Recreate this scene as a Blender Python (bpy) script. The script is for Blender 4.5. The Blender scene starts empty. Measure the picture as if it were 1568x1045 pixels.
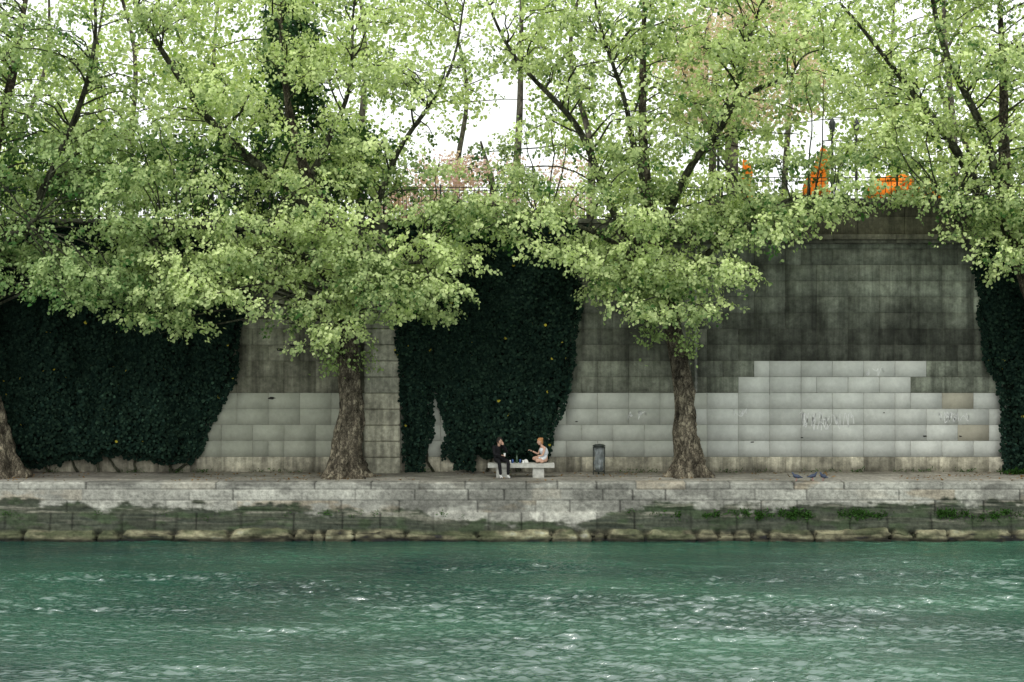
import bpy, bmesh, math, random
import numpy as np
from mathutils import Vector, Matrix, Euler

rng = np.random.default_rng(7)
random.seed(7)
scene = bpy.context.scene
COL = scene.collection

# ------------------------------------------------------------------ helpers
def link(o, parent=None):
    COL.objects.link(o)
    if parent is not None:
        o.parent = parent
    return o

def empty(name, loc=(0, 0, 0)):
    e = bpy.data.objects.new(name, None)
    e.empty_display_size = 0.2
    e.location = loc
    return link(e)

def vnoise(x, y, seed=0):
    x = np.asarray(x, float); y = np.asarray(y, float)
    r = np.random.default_rng(seed).random((256, 256))
    xi = np.floor(x).astype(int); yi = np.floor(y).astype(int)
    fx = x - xi; fy = y - yi
    fx = fx * fx * (3 - 2 * fx); fy = fy * fy * (3 - 2 * fy)
    a = r[xi % 256, yi % 256]; b = r[(xi + 1) % 256, yi % 256]
    c = r[xi % 256, (yi + 1) % 256]; d = r[(xi + 1) % 256, (yi + 1) % 256]
    return (a * (1 - fx) + b * fx) * (1 - fy) + (c * (1 - fx) + d * fx) * fy

def fbm(x, y, seed=0, octv=4):
    s = 0; a = 0.5; t = 0
    for i in range(octv):
        s = s + a * vnoise(np.asarray(x) * 2 ** i, np.asarray(y) * 2 ** i, seed + i); t += a; a *= 0.5
    return s / t

def sstep(a, b, x):
    t = np.clip((x - a) / (b - a), 0, 1)
    return t * t * (3 - 2 * t)

def nrm(v):
    return v / np.maximum(np.linalg.norm(v, axis=-1, keepdims=True), 1e-9)

class Acc:
    def __init__(s):
        s.V = []; s.F = []; s.C = []; s.n = 0
    def add(s, v, f, c=(0.5, 0.5, 0.5)):
        v = np.asarray(v, float).reshape(-1, 3); f = np.asarray(f, int)
        c = np.asarray(c, float)
        if c.ndim == 1:
            c = np.tile(c[:3], (len(v), 1))
        s.V.append(v); s.F.append(f + s.n); s.C.append(c); s.n += len(v)
    def build(s, name, mat, parent=None, smooth=False):
        V = np.concatenate(s.V); C = np.concatenate(s.C)
        me = bpy.data.meshes.new(name)
        me.vertices.add(len(V)); me.vertices.foreach_set('co', V.astype(np.float32).ravel())
        loops = np.concatenate([f.ravel() for f in s.F])
        tot = np.concatenate([np.full(len(f), f.shape[1]) for f in s.F])
        st = np.concatenate([[0], np.cumsum(tot)[:-1]])
        me.loops.add(len(loops)); me.loops.foreach_set('vertex_index', loops.astype(np.int32))
        me.polygons.add(len(tot)); me.polygons.foreach_set('loop_start', st.astype(np.int32))
        try:
            me.polygons.foreach_set('loop_total', tot.astype(np.int32))
        except Exception:
            pass
        if smooth:
            me.polygons.foreach_set('use_smooth', np.ones(len(tot), dtype=bool))
        me.update(calc_edges=True)
        at = me.color_attributes.new('col', 'FLOAT_COLOR', 'POINT')
        at.data.foreach_set('color', np.concatenate([C, np.ones((len(C), 1))], 1).astype(np.float32).ravel())
        me.materials.append(mat)
        return link(bpy.data.objects.new(name, me), parent)

def tube(P, R, sides=6, c=(0.5, 0.5, 0.5), acc=None, shape=None):
    P = np.asarray(P, float); R = np.asarray(R, float)
    T = nrm(np.gradient(P, axis=0))
    n0 = np.cross(T[0], [0.123, 1, 0.05]); n0 /= np.linalg.norm(n0)
    N = [n0]
    for i in range(1, len(P)):
        n = N[-1] - T[i] * np.dot(T[i], N[-1]); N.append(n / np.linalg.norm(n))
    N = np.array(N); B = np.cross(T, N)
    a = np.linspace(0, 2 * np.pi, sides, endpoint=False)
    rr = R[:, None] * np.ones((1, sides))
    if shape is not None:
        rr = shape(rr, a[None, :], P)
    V = P[:, None, :] + rr[..., None] * (np.cos(a)[None, :, None] * N[:, None, :] + np.sin(a)[None, :, None] * B[:, None, :])
    n = len(P)
    i = np.arange(n - 1)[:, None] * sides; j = np.arange(sides)[None, :]; k = (j + 1) % sides
    F = np.stack([i + j, i + k, i + sides + k, i + sides + j], -1).reshape(-1, 4)
    acc.add(V.reshape(-1, 3), F, c)
    acc.add(V[-1], np.arange(sides)[None, :], c)

def smooth_path(pts, n):
    p = np.asarray(pts, float)
    p = np.vstack([2 * p[0] - p[1], p, 2 * p[-1] - p[-2]])
    m = len(p) - 3
    out = []
    for t in np.linspace(0, m - 1e-6, n):
        i = int(t); u = t - i
        a, b, c, d = p[i], p[i + 1], p[i + 2], p[i + 3]
        out.append(0.5 * (2 * b + (c - a) * u + (2 * a - 5 * b + 4 * c - d) * u * u + (3 * b - a - 3 * c + d) * u ** 3))
    return np.array(out)

def boxv(x0, x1, y0, y1, z0, z1):
    v = [(x, y, z) for x in (x0, x1) for y in (y0, y1) for z in (z0, z1)]
    f = [(0, 1, 3, 2), (4, 6, 7, 5), (0, 4, 5, 1), (2, 3, 7, 6), (0, 2, 6, 4), (1, 5, 7, 3)]
    return v, f

# ------------------------------------------------------------------ materials
def nmat(name):
    m = bpy.data.materials.new(name); m.use_nodes = True
    nt = m.node_tree; nt.nodes.clear()
    out = nt.nodes.new('ShaderNodeOutputMaterial')
    return m, nt, out

def simple(name, color, rough=0.7, spec=0.3, noise=0.25, scale=12, bump=0.1, metal=0.0):
    m, nt, out = nmat(name)
    p = nt.nodes.new('ShaderNodeBsdfPrincipled')
    p.inputs['Roughness'].default_value = rough
    p.inputs['Specular IOR Level'].default_value = spec
    p.inputs['Metallic'].default_value = metal
    tc = nt.nodes.new('ShaderNodeTexCoord')
    nz = nt.nodes.new('ShaderNodeTexNoise'); nz.inputs['Scale'].default_value = scale; nz.inputs['Detail'].default_value = 5
    nt.links.new(tc.outputs['Object'], nz.inputs['Vector'])
    r = nt.nodes.new('ShaderNodeMapRange')
    r.inputs['From Min'].default_value = 0.3; r.inputs['From Max'].default_value = 0.7
    r.inputs['To Min'].default_value = 1 - noise; r.inputs['To Max'].default_value = 1 + noise
    nt.links.new(nz.outputs['Fac'], r.inputs['Value'])
    mx = nt.nodes.new('ShaderNodeVectorMath'); mx.operation = 'SCALE'
    mx.inputs[0].default_value = color[:3]
    nt.links.new(r.outputs[0], mx.inputs['Scale'])
    nt.links.new(mx.outputs[0], p.inputs['Base Color'])
    if bump:
        b = nt.nodes.new('ShaderNodeBump'); b.inputs['Strength'].default_value = bump; b.inputs['Distance'].default_value = 0.02
        nt.links.new(nz.outputs['Fac'], b.inputs['Height']); nt.links.new(b.outputs[0], p.inputs['Normal'])
    nt.links.new(p.outputs[0], out.inputs[0])
    return m

def attr_stone(name, streak=0.35, fine=0.3, bump=0.5, rough=0.85, stretch=(2.2, 2.2, 0.22), big=0.2):
    """stone whose base colour is the vertex colour, broken up by procedural stains"""
    m, nt, out = nmat(name)
    L = nt.links.new
    p = nt.nodes.new('ShaderNodeBsdfPrincipled'); p.inputs['Roughness'].default_value = rough
    p.inputs['Specular IOR Level'].default_value = 0.25
    at = nt.nodes.new('ShaderNodeAttribute'); at.attribute_name = 'col'
    tc = nt.nodes.new('ShaderNodeTexCoord')
    mp = nt.nodes.new('ShaderNodeMapping'); mp.inputs['Scale'].default_value = stretch
    L(tc.outputs['Object'], mp.inputs['Vector'])
    n1 = nt.nodes.new('ShaderNodeTexNoise'); n1.inputs['Scale'].default_value = 1.6; n1.inputs['Detail'].default_value = 5; n1.inputs['Roughness'].default_value = 0.65
    L(mp.outputs[0], n1.inputs['Vector'])
    n2 = nt.nodes.new('ShaderNodeTexNoise'); n2.inputs['Scale'].default_value = 7; n2.inputs['Detail'].default_value = 6; n2.inputs['Roughness'].default_value = 0.72
    L(tc.outputs['Object'], n2.inputs['Vector'])
    n3 = nt.nodes.new('ShaderNodeTexNoise'); n3.inputs['Scale'].default_value = 0.7; n3.inputs['Detail'].default_value = 5; n3.inputs['Roughness'].default_value = 0.6
    L(tc.outputs['Object'], n3.inputs['Vector'])
    def rng_(node, lo, hi, a=0.32, b=0.68):
        r = nt.nodes.new('ShaderNodeMapRange'); r.inputs['From Min'].default_value = a; r.inputs['From Max'].default_value = b
        r.inputs['To Min'].default_value = lo; r.inputs['To Max'].default_value = hi
        L(node.outputs['Fac'], r.inputs['Value']); return r
    r1 = rng_(n1, 1 - streak, 1 + streak); r2 = rng_(n2, 1 - fine, 1 + fine); r3 = rng_(n3, 1 - big, 1 + big)
    a = nt.nodes.new('ShaderNodeMath'); a.operation = 'MULTIPLY'; L(r1.outputs[0], a.inputs[0]); L(r2.outputs[0], a.inputs[1])
    b = nt.nodes.new('ShaderNodeMath'); b.operation = 'MULTIPLY'; L(a.outputs[0], b.inputs[0]); L(r3.outputs[0], b.inputs[1])
    s = nt.nodes.new('ShaderNodeVectorMath'); s.operation = 'SCALE'; L(at.outputs['Color'], s.inputs[0]); L(b.outputs[0], s.inputs['Scale'])
    L(s.outputs[0], p.inputs['Base Color'])
    bm = nt.nodes.new('ShaderNodeBump'); bm.inputs['Strength'].default_value = bump; bm.inputs['Distance'].default_value = 0.03
    L(n2.outputs['Fac'], bm.inputs['Height']); L(bm.outputs[0], p.inputs['Normal'])
    L(p.outputs[0], out.inputs[0])
    return m

def leaf_mat(name, trans=0.35):
    m, nt, out = nmat(name); L = nt.links.new
    at = nt.nodes.new('ShaderNodeAttribute'); at.attribute_name = 'col'
    d = nt.nodes.new('ShaderNodeBsdfDiffuse')
    L(at.outputs['Color'], d.inputs['Color'])
    if trans <= 0:
        L(d.outputs[0], out.inputs[0]); return m
    t = nt.nodes.new('ShaderNodeBsdfTranslucent')
    tm = nt.nodes.new('ShaderNodeMix'); tm.data_type = 'RGBA'; tm.blend_type = 'MULTIPLY'; tm.inputs[0].default_value = 1
    L(at.outputs['Color'], tm.inputs[6]); tm.inputs[7].default_value = (1.15, 1.3, 0.6, 1)
    L(tm.outputs[2], t.inputs['Color'])
    mx = nt.nodes.new('ShaderNodeMixShader'); mx.inputs[0].default_value = trans
    L(d.outputs[0], mx.inputs[1]); L(t.outputs[0], mx.inputs[2]); L(mx.outputs[0], out.inputs[0])
    return m

def bark_mat(name, c1, c2, c3, zdark=False):
    m, nt, out = nmat(name); L = nt.links.new
    p = nt.nodes.new('ShaderNodeBsdfPrincipled'); p.inputs['Roughness'].default_value = 0.9; p.inputs['Specular IOR Level'].default_value = 0.15
    tc = nt.nodes.new('ShaderNodeTexCoord'); mp = nt.nodes.new('ShaderNodeMapping'); mp.inputs['Scale'].default_value = (1, 1, 0.55)
    L(tc.outputs['Object'], mp.inputs['Vector'])
    v = nt.nodes.new('ShaderNodeTexVoronoi'); v.feature = 'DISTANCE_TO_EDGE'; v.inputs['Scale'].default_value = 4.5
    nz = nt.nodes.new('ShaderNodeTexNoise'); nz.inputs['Scale'].default_value = 3.4; nz.inputs['Detail'].default_value = 8; nz.inputs['Roughness'].default_value = 0.75
    L(mp.outputs[0], nz.inputs['Vector'])
    ad = nt.nodes.new('ShaderNodeVectorMath'); ad.operation = 'MULTIPLY_ADD'; ad.inputs[1].default_value = (1.0, 1.0, 1.0)
    L(nz.outputs['Color'], ad.inputs[0]); L(mp.outputs[0], ad.inputs[2]); L(ad.outputs[0], v.inputs['Vector'])
    cr = nt.nodes.new('ShaderNodeValToRGB')
    e = cr.color_ramp.elements
    e[0].position = 0.0; e[0].color = (*c1, 1); e[1].position = 0.35; e[1].color = (*c3, 1)
    e.new(0.09).color = (*c2, 1)
    L(v.outputs['Distance'], cr.inputs['Fac'])
    r = nt.nodes.new('ShaderNodeMapRange'); r.inputs['From Min'].default_value = 0.38; r.inputs['From Max'].default_value = 0.62
    r.inputs['To Min'].default_value = 0.25; r.inputs['To Max'].default_value = 1.6
    L(nz.outputs['Fac'], r.inputs['Value'])
    s = nt.nodes.new('ShaderNodeVectorMath'); s.operation = 'SCALE'; L(cr.outputs['Color'], s.inputs[0]); L(r.outputs[0], s.inputs['Scale'])
    last = s.outputs[0]
    if zdark:   # upper trunk painted darker, standing in for shade beneath the crown
        sx = nt.nodes.new('ShaderNodeSeparateXYZ'); L(tc.outputs['Object'], sx.inputs[0])
        r4 = nt.nodes.new('ShaderNodeMapRange'); r4.inputs['From Min'].default_value = 3.4; r4.inputs['From Max'].default_value = 5.8
        r4.inputs['To Min'].default_value = 1.0; r4.inputs['To Max'].default_value = 0.5; L(sx.outputs['Z'], r4.inputs['Value'])
        s2 = nt.nodes.new('ShaderNodeVectorMath'); s2.operation = 'SCALE'; L(last, s2.inputs[0]); L(r4.outputs[0], s2.inputs['Scale']); last = s2.outputs[0]
    L(last, p.inputs['Base Color'])
    b = nt.nodes.new('ShaderNodeBump'); b.inputs['Strength'].default_value = 1; b.inputs['Distance'].default_value = 0.1
    mm = nt.nodes.new('ShaderNodeMath'); mm.operation = 'ADD'; L(v.outputs['Distance'], mm.inputs[0]); L(nz.outputs['Fac'], mm.inputs[1])
    L(mm.outputs[0], b.inputs['Height']); L(b.outputs[0], p.inputs['Normal']); L(p.outputs[0], out.inputs[0])
    return m

M_leaf = leaf_mat('plane_leaf', 0.32)
M_bgleaf = leaf_mat('distant_leaf', 0.45)
M_ivy = leaf_mat('ivy_leaf', 0)
M_wall = attr_stone('embankment_stone', 0.42, 0.36, 0.5, stretch=(2.6, 2.6, 0.22), big=0.55)
M_clean = attr_stone('cleaned_stone', 0.06, 0.08, 0.25, stretch=(1.2, 1.2, 0.4), big=0.10)
M_quay = attr_stone('quay_stone', 0.18, 0.42, 1.0, stretch=(0.5, 0.5, 2.0))
M_bark = bark_mat('bark', (0.035, 0.03, 0.022), (0.20, 0.17, 0.125), (0.46, 0.41, 0.30), True)
M_limb = bark_mat('limb_bark', (0.035, 0.037, 0.025), (0.075, 0.08, 0.052), (0.14, 0.145, 0.10))
M_bglimb = bark_mat('distant_bark', (0.10, 0.095, 0.075), (0.14, 0.13, 0.10), (0.2, 0.19, 0.15))
M_iron = simple('dark_iron', (0.02, 0.025, 0.025), 0.5, 0.4)
M_earth = simple('terrace_ground', (0.2, 0.18, 0.14), 0.95, 0.1, 0.3, 2, 0.4)
M_grass = leaf_mat('grass_blade', 0.25)

# ------------------------------------------------------------------ WATER
def grow(a0, step, fac, end):
    out = []; x = a0; s = step
    while x < end:
        s *= fac; x += s; out.append(x)
    return out
xs_in = np.arange(-17, 17.01, 0.052)
ext = grow(17, 0.06, 1.12, 300)
xs = np.concatenate([-np.array(ext[::-1]), xs_in, ext])
ys_in = np.arange(-0.15, -22.5, -0.030)
ys = np.concatenate([ys_in, -np.array(grow(22.5, 0.06, 1.12, 400))])
X, Y = np.meshgrid(xs, ys)
H = np.zeros_like(X)
patch = 0.34 + 1.02 * sstep(0.32, 0.68, fbm(X * 0.18 + 3, Y * 0.5 + 9, 41, 6))
r2 = np.random.default_rng(3)
WX = X + 0.40 * (fbm(X * 1.6, Y * 1.6, 71, 3) - .5); WYy = Y + 0.34 * (fbm(X * 1.6 + 9, Y * 1.6, 72, 3) - .5)
for i in range(100):
    lam = 0.14 * (1.2 / 0.14) ** (r2.random() ** 1.35)
    k = 2 * np.pi / lam
    th = np.radians(78 + r2.normal(0, 26))
    slope = 0.047 if lam < 0.5 else 0.028
    ph = r2.random() * 6.28
    arg = k * (np.cos(th) * WX + np.sin(th) * WYy) + ph
    H += (slope / k) * np.sin(arg + 0.4 * np.sin(arg))
damp = np.exp(-np.maximum(np.abs(X) - 18, 0) / 3) * np.exp(-np.maximum(-Y - 23.5, 0) / 3)
calm = 0.40 + 0.60 * sstep(-0.8, -9, Y)
H = H * patch * damp * calm
acc = Acc()
ny, nx = X.shape
idx = np.arange(ny * nx).reshape(ny, nx)
F = np.stack([idx[:-1, :-1], idx[1:, :-1], idx[1:, 1:], idx[:-1, 1:]], -1).reshape(-1, 4)
acc.add(np.stack([X, Y, H], -1).reshape(-1, 3), F)
m, nt, out = nmat('river_water'); L = nt.links.new
df = nt.nodes.new('ShaderNodeBsdfDiffuse'); gl = nt.nodes.new('ShaderNodeBsdfGlossy'); gl.inputs['Roughness'].default_value = 0.04
fr = nt.nodes.new('ShaderNodeFresnel'); fr.inputs['IOR'].default_value = 2.9
tc = nt.nodes.new('ShaderNodeTexCoord')
mp = nt.nodes.new('ShaderNodeMapping'); mp.inputs['Scale'].default_value = (0.10, 0.22, 1); L(tc.outputs['Object'], mp.inputs['Vector'])
nz = nt.nodes.new('ShaderNodeTexNoise'); nz.inputs['Scale'].default_value = 1; nz.inputs['Detail'].default_value = 3; L(mp.outputs[0], nz.inputs['Vector'])
cr = nt.nodes.new('ShaderNodeValToRGB'); e = cr.color_ramp.elements
e[0].position = 0.3; e[0].color = (0.006, 0.036, 0.032, 1); e[1].position = 0.68; e[1].color = (0.040, 0.130, 0.082, 1)
L(nz.outputs['Fac'], cr.inputs['Fac']); L(cr.outputs['Color'], df.inputs['Color'])
mp2 = nt.nodes.new('ShaderNodeMapping'); mp2.inputs['Scale'].default_value = (5.5, 12, 1); L(tc.outputs['Object'], mp2.inputs['Vector'])
n2 = nt.nodes.new('ShaderNodeTexNoise'); n2.inputs['Scale'].default_value = 1; n2.inputs['Detail'].default_value = 5; L(mp2.outputs[0], n2.inputs['Vector'])
b = nt.nodes.new('ShaderNodeBump'); b.inputs['Strength'].default_value = 1.0; b.inputs['Distance'].default_value = 0.045
L(n2.outputs['Fac'], b.inputs['Height'])
for q in (gl, fr): L(b.outputs[0], q.inputs['Normal'])
ms = nt.nodes.new('ShaderNodeMixShader'); L(fr.outputs[0], ms.inputs[0]); L(df.outputs[0], ms.inputs[1]); L(gl.outputs[0], ms.inputs[2]); L(ms.outputs[0], out.inputs[0])
acc.build('water', m, smooth=True)

# ------------------------------------------------------------------ QUAY (lower wall with ledge) as a fine profile sheet
QZ = 1.85
prof = [(0.55, QZ), (0.05, QZ), (0.0, 1.81), (0.0, 1.62), (0.0, 1.27), (0.0, 0.92), (-0.05, 0.86), (-0.12, 0.66), (-0.17, 0.44), (-0.19, 0.34),
        (-0.23, 0.32), (-0.32, 0.30), (-0.36, 0.26), (-0.38, 0.0), (-0.5, -0.6)]
pp = [np.array(prof[0])]
for a, b_ in zip(prof[:-1], prof[1:]):
    a = np.array(a); b_ = np.array(b_); n = max(1, int(np.linalg.norm(b_ - a) / 0.026))
    for i in range(1, n + 1):
        pp.append(a + (b_ - a) * i / n)
pp = np.array(pp)
tan = np.gradient(pp, axis=0); nn = np.stack([tan[:, 1], -tan[:, 0]], 1); nn /= np.linalg.norm(nn, axis=1, keepdims=True)
nn = np.where((nn[:, 0] - nn[:, 1] > 0)[:, None], -nn, nn)
qx = np.arange(-34, 34.01, 0.05)
XX, SS = np.meshgrid(qx, np.arange(len(pp)))
Yp = pp[:, 0][SS]; Zp = pp[:, 1][SS]
wob = 0.12 * (fbm(XX * 0.5, XX * 0 + 3, 91, 4) - .5)
def row_of(z):
    r = np.full(z.shape, 0)
    r[(z < 1.62)] = 1; r[(z < 1.27)] = 2; r[(z < 0.90)] = 3; r[(z < 0.36)] = 4
    return r
R_ = row_of(Zp)
joint = np.zeros_like(Zp); bval = np.zeros_like(Zp); btint = np.zeros_like(Zp)
for r_, (lo, hi) in enumerate([(0.9, 2.4), (0.8, 2.3), (0.7, 2.2), (0.6, 1.8), (0.35, 2.4)]):
    rr = np.random.default_rng(50 + r_)
    bnd = np.cumsum(rr.uniform(lo, hi, 110)) - 38
    k = np.searchsorted(bnd, XX + (0.05 * np.sin(Zp * 30 + XX) if r_ == 4 else 0))
    dist = np.minimum(np.abs(XX - bnd[np.clip(k, 0, 109)]), np.abs(XX - bnd[np.clip(k - 1, 0, 109)]))
    vals = rr.random(120); t2 = rr.random(120); gap = rr.uniform(0.2, 2.2, 120)
    msk = R_ == r_
    w = (0.03 if r_ < 3 else (0.05 if r_ == 3 else 0.09)) * (gap[np.clip(k, 0, 109)] if r_ > 3 else 1)
    if r_ == 4: w = w * (1.8 - 1.4 * sstep(0.36, 0.05, Zp))
    joint[msk] = (1 - sstep(0.0, w, dist))[msk]; bval[msk] = vals[np.clip(k, 0, 119)][msk]; btint[msk] = t2[np.clip(k, 0, 119)][msk]
for zj in (1.62, 1.27):
    joint = np.maximum(joint, (1 - sstep(0.0, 0.022, np.abs(Zp - zj + 0.01 * (vnoise(XX * 2, XX * 0, 5) - .5)))) * 0.55)
low = fbm(XX * 0.35, Zp * 1.0, 11, 3)
mid = fbm(XX * 1.3, Zp * 4, 12, 5)
fin = fbm(XX * 7, Zp * 9, 13, 4)
strat = fbm(XX * 0.6, Zp * 16 + XX * 0.15, 14, 4)
thr = np.interp(XX, [-34, -17, -14, -10, -6, -3, -1, 2.2, 3.2, 5, 8, 12, 17, 34], [1.20, 1.30, 1.12, 1.08, 0.98, 0.90, 0.72, 0.55, 0.90, 1.16, 1.06, 1.20, 1.10, 1.1])
thr = thr + 0.8 * (mid - 0.5) + 0.25 * (fin - 0.5)
wet = sstep(thr + 0.10, thr - 0.10, Zp)
base = np.stack([0.345 + 0 * XX, 0.345 + 0 * XX, 0.305 + 0 * XX], -1) * (0.76 + 0.32 * bval + 0.5 * (low - 0.5))[..., None]
warm = np.array([0.30, 0.23, 0.14])
wm = 0.45 * (sstep(0.6, 0.95, btint) * sstep(.4, .6, mid))[..., None]
base = base * (1 - wm) + warm * wm
pat = sstep(0.48, 0.62, fbm(XX * 0.9 + 7, Zp * 2.5, 21, 5))
base = base * (1 - 0.42 * pat[..., None])
wetc = np.stack([0.024 + 0.045 * strat, 0.032 + 0.044 * strat, 0.026 + 0.025 * strat], -1)
gm = (sstep(0.5, 0.65, fbm(XX * 1.7 + 3, Zp * 5, 28, 4)))[..., None]
wetc = wetc * (1 - .5 * gm) + np.array([0.03, 0.055, 0.02]) * .5 * gm
lite = (sstep(0.60, 0.70, fbm(XX * 0.8 + 30, Zp * 9, 23, 4)) * sstep(0.45, 0.75, Zp))[..., None] * 0.65
wetc = wetc * (1 - lite) + np.array([0.19, 0.185, 0.15]) * lite
cq = base * (1 - wet[..., None]) + wetc * wet[..., None]
ledge = sstep(0.36, 0.32, Zp)
lm = fbm(XX * 2.6, Zp * 8 + 4, 37, 5); lg = sstep(0.45, 0.62, fbm(XX * 0.8, Zp * 3, 38, 4))[..., None]
ylw = np.stack([0.20 + 0 * XX, 0.19 + 0 * XX, 0.12 + 0 * XX], -1) * (0.35 + 0.35 * bval + 2.6 * (lm - 0.42))[..., None]
ylw = np.clip(ylw, 0.022, 0.26)
ylw = ylw * (1 - 0.7 * lg) + np.array([0.05, 0.065, 0.03]) * 0.7 * lg
cq = cq * (1 - ledge[..., None]) + ylw * ledge[..., None]
ln = sstep(0.18 + 0.2 * (mid - .5), 0.05, Zp)
cq = cq * (1 - 0.82 * ln[..., None])
cq = cq * (1 - 0.7 * joint[..., None])
cq = np.clip(cq, 0.010, 0.6)
disp = 0.025 * (fin - 0.5) - 0.035 * joint + 0.02 * (bval - 0.5)
disp += wet * 0.08 * (strat - 0.55) + sstep(0.9, 0.7, Zp) * 0.12 * (mid - 0.5)
disp += ledge * (0.28 * (fbm(XX * 1.6, Zp * 2, 31, 5) - 0.5) + 0.12 * (bval - .5) - 0.18 * joint)
disp *= sstep(0.56, 0.40, Yp)
V = np.stack([XX, Yp + disp * nn[:, 0][SS], Zp + disp * nn[:, 1][SS] + wob * sstep(0.9, 0.5, Zp)], -1)
idx = np.arange(V.shape[0] * V.shape[1]).reshape(V.shape[:2])
F = np.stack([idx[:-1, :-1], idx[1:, :-1], idx[1:, 1:], idx[:-1, 1:]], -1).reshape(-1, 4)
quay_root = empty('stone_quay')
acc = Acc(); acc.add(V.reshape(-1, 3), F, cq.reshape(-1, 3)); acc.build('quay_face', M_quay, quay_root, smooth=False)
gx = np.arange(-70, 70.01, 0.25); gy = np.linspace(0.5, 4.2, 26)
GX, GY = np.meshgrid(gx, gy)
GZ = QZ - 0.012 + 0.05 * (fbm(GX * 0.7, GY * 1.2, 61, 4) - 0.35) * sstep(0.5, 1.0, GY) + 0.10 * sstep(2.9, 3.5, GY) * fbm(GX * 0.5, GY, 62, 3)
g = fbm(GX * 0.8, GY * 3, 63, 5)
gc = np.array([0.30, 0.285, 0.245])[None, None] * (0.45 + 0.9 * g)[..., None]
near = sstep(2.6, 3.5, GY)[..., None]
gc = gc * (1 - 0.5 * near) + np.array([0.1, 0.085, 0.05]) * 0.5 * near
idx = np.arange(GX.size).reshape(GX.shape)
F = np.stack([idx[:-1, :-1], idx[:-1, 1:], idx[1:, 1:], idx[1:, :-1]], -1).reshape(-1, 4)
acc = Acc(); acc.add(np.stack([GX, GY, GZ], -1).reshape(-1, 3), F, gc.reshape(-1, 3))
acc.build('quay_pavement', attr_stone('quay_gravel_surface', 0.15, 0.4, 0.8, stretch=(1, 1, 1)), smooth=True)

# ------------------------------------------------------------------ EMBANKMENT WALL
WY = 3.5; RH = 0.546; BL = 1.07
wall = empty('embankment_wall')
def is_light(x, z):
    if z < 4.58: return True
    if 7.75 < x < 13.75 and z < 5.70: return True
    if 7.2 < x < 7.9 and z < 5.14: return True
    return False
acc = Acc(); accL = Acc(); rw = np.random.default_rng(12)
for r in range(15):
    za = QZ + r * RH; zb = min(za + RH, 9.68)
    if zb - za < 0.05: break
    x = -34 + (r % 2) * 0.5 * BL
    while x < 34:
        xe = x + BL * (1 if rw.random() < .85 else .5)
        cx = (x + xe) / 2; cz = (za + zb) / 2
        light = is_light(cx, cz)
        j = rw.normal(0, 1, 3); A = acc
        gp = 0.005
        if light:
            A = accL; gp = 0.004
            c = np.array([0.49, 0.505, 0.47]) * (1 + 0.04 * j[0])
            if cx < -3: c = c * np.array([0.70, 0.70, 0.62])
            elif cx < 6.2: c = c * np.array([0.88, .88, .84])
            if r == 0: c = np.array([0.33, 0.31, 0.24]) * (1 + 0.14 * j[0]); A = acc
            if rw.random() < 0.05: c = c * 0.88
            if rw.random() < 0.05: c = c * 1.1
            if cx > 14.8 and rw.random() < .4: c = np.array([0.38, 0.36, 0.29]) * (1 + .1 * j[0])
        else:
            if cx < -3: c = np.array([0.18, 0.178, 0.135]) * (1 + 0.3 * (fbm(cx * .5, cz * .8, 8, 2) - .5))
            elif cx < 6.2: c = np.array([0.13, 0.138, 0.108])
            else: c = np.array([0.104, 0.113, 0.09])
            c = c * (1 + 0.07 * j[0]) * (0.55 + 0.9 * float(fbm(cx * .25, cz * .6, 18, 3)))
            if cx > 0 and 5.75 < cz < 6.75: c = c * 0.62
            if cx > 0 and 7.0 < cz < 7.4: c = c * 0.8
            if cx > 10 and 6.8 < cz < 9.0: c = c * 1.45
            if cx > 13 and cz < 5.8: c = c * 1.3
            if rw.random() < 0.06: c = c * 1.3
        dp = 0.012; be = 0.006
        yf = WY + (0.004 * rw.random())
        o = [(x + gp, WY + dp + .02, za + gp), (xe - gp, WY + dp + .02, za + gp), (xe - gp, WY + dp + .02, zb - gp), (x + gp, WY + dp + .02, zb - gp)]
        i_ = [(x + gp + be, yf, za + gp + be), (xe - gp - be, yf, za + gp + be), (xe - gp - be, yf, zb - gp - be), (x + gp + be, yf, zb - gp - be)]
        A.add(o + i_, [(4, 5, 6, 7), (0, 1, 5, 4), (1, 2, 6, 5), (2, 3, 7, 6), (3, 0, 4, 7)], np.clip(c, 0.02, 0.7))
        x = xe
acc.add([(-70, WY + .03, 4.5), (70, WY + .03, 4.5), (70, WY + .03, 9.7), (-70, WY + .03, 9.7)], [(0, 1, 2, 3)], (0.10, 0.10, 0.08))
accL.add([(-70, WY + .03, 1.2), (70, WY + .03, 1.2), (70, WY + .03, 4.5), (-70, WY + .03, 4.5)], [(0, 1, 2, 3)], (0.30, 0.30, 0.26))
acc.build('stone_courses', M_wall, wall); accL.build('cleaned_stone_courses', M_clean, wall)
acc = Acc()
def pieces(x0, x1, y0, y1, za, zb, ln, col, var=0.12, bev=0.02):
    x = x0
    while x < x1 - 0.01:
        xe = min(x + ln, x1); c = np.array(col) * (1 + var * rw.normal())
        bm = bmesh.new(); bmesh.ops.create_cube(bm, size=1)
        bmesh.ops.scale(bm, vec=(xe - x - 0.008, y1 - y0, zb - za), verts=bm.verts)
        bmesh.ops.bevel(bm, geom=bm.edges[:], offset=bev, segments=2, profile=0.6, affect='EDGES')
        bmesh.ops.translate(bm, vec=((x + xe) / 2, (y0 + y1) / 2, (za + zb) / 2), verts=bm.verts)
        bmesh.ops.triangulate(bm, faces=bm.faces)
        bm.verts.index_update()
        acc.add([v.co[:] for v in bm.verts], [[v.index for v in f.verts] for f in bm.faces], np.clip(c, 0.02, 0.6)); bm.free()
        x = xe
pieces(-34, 34, WY - 0.10, WY + 0.5, 9.70, 9.80, 2.14, (0.09, 0.09, 0.07))
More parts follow.
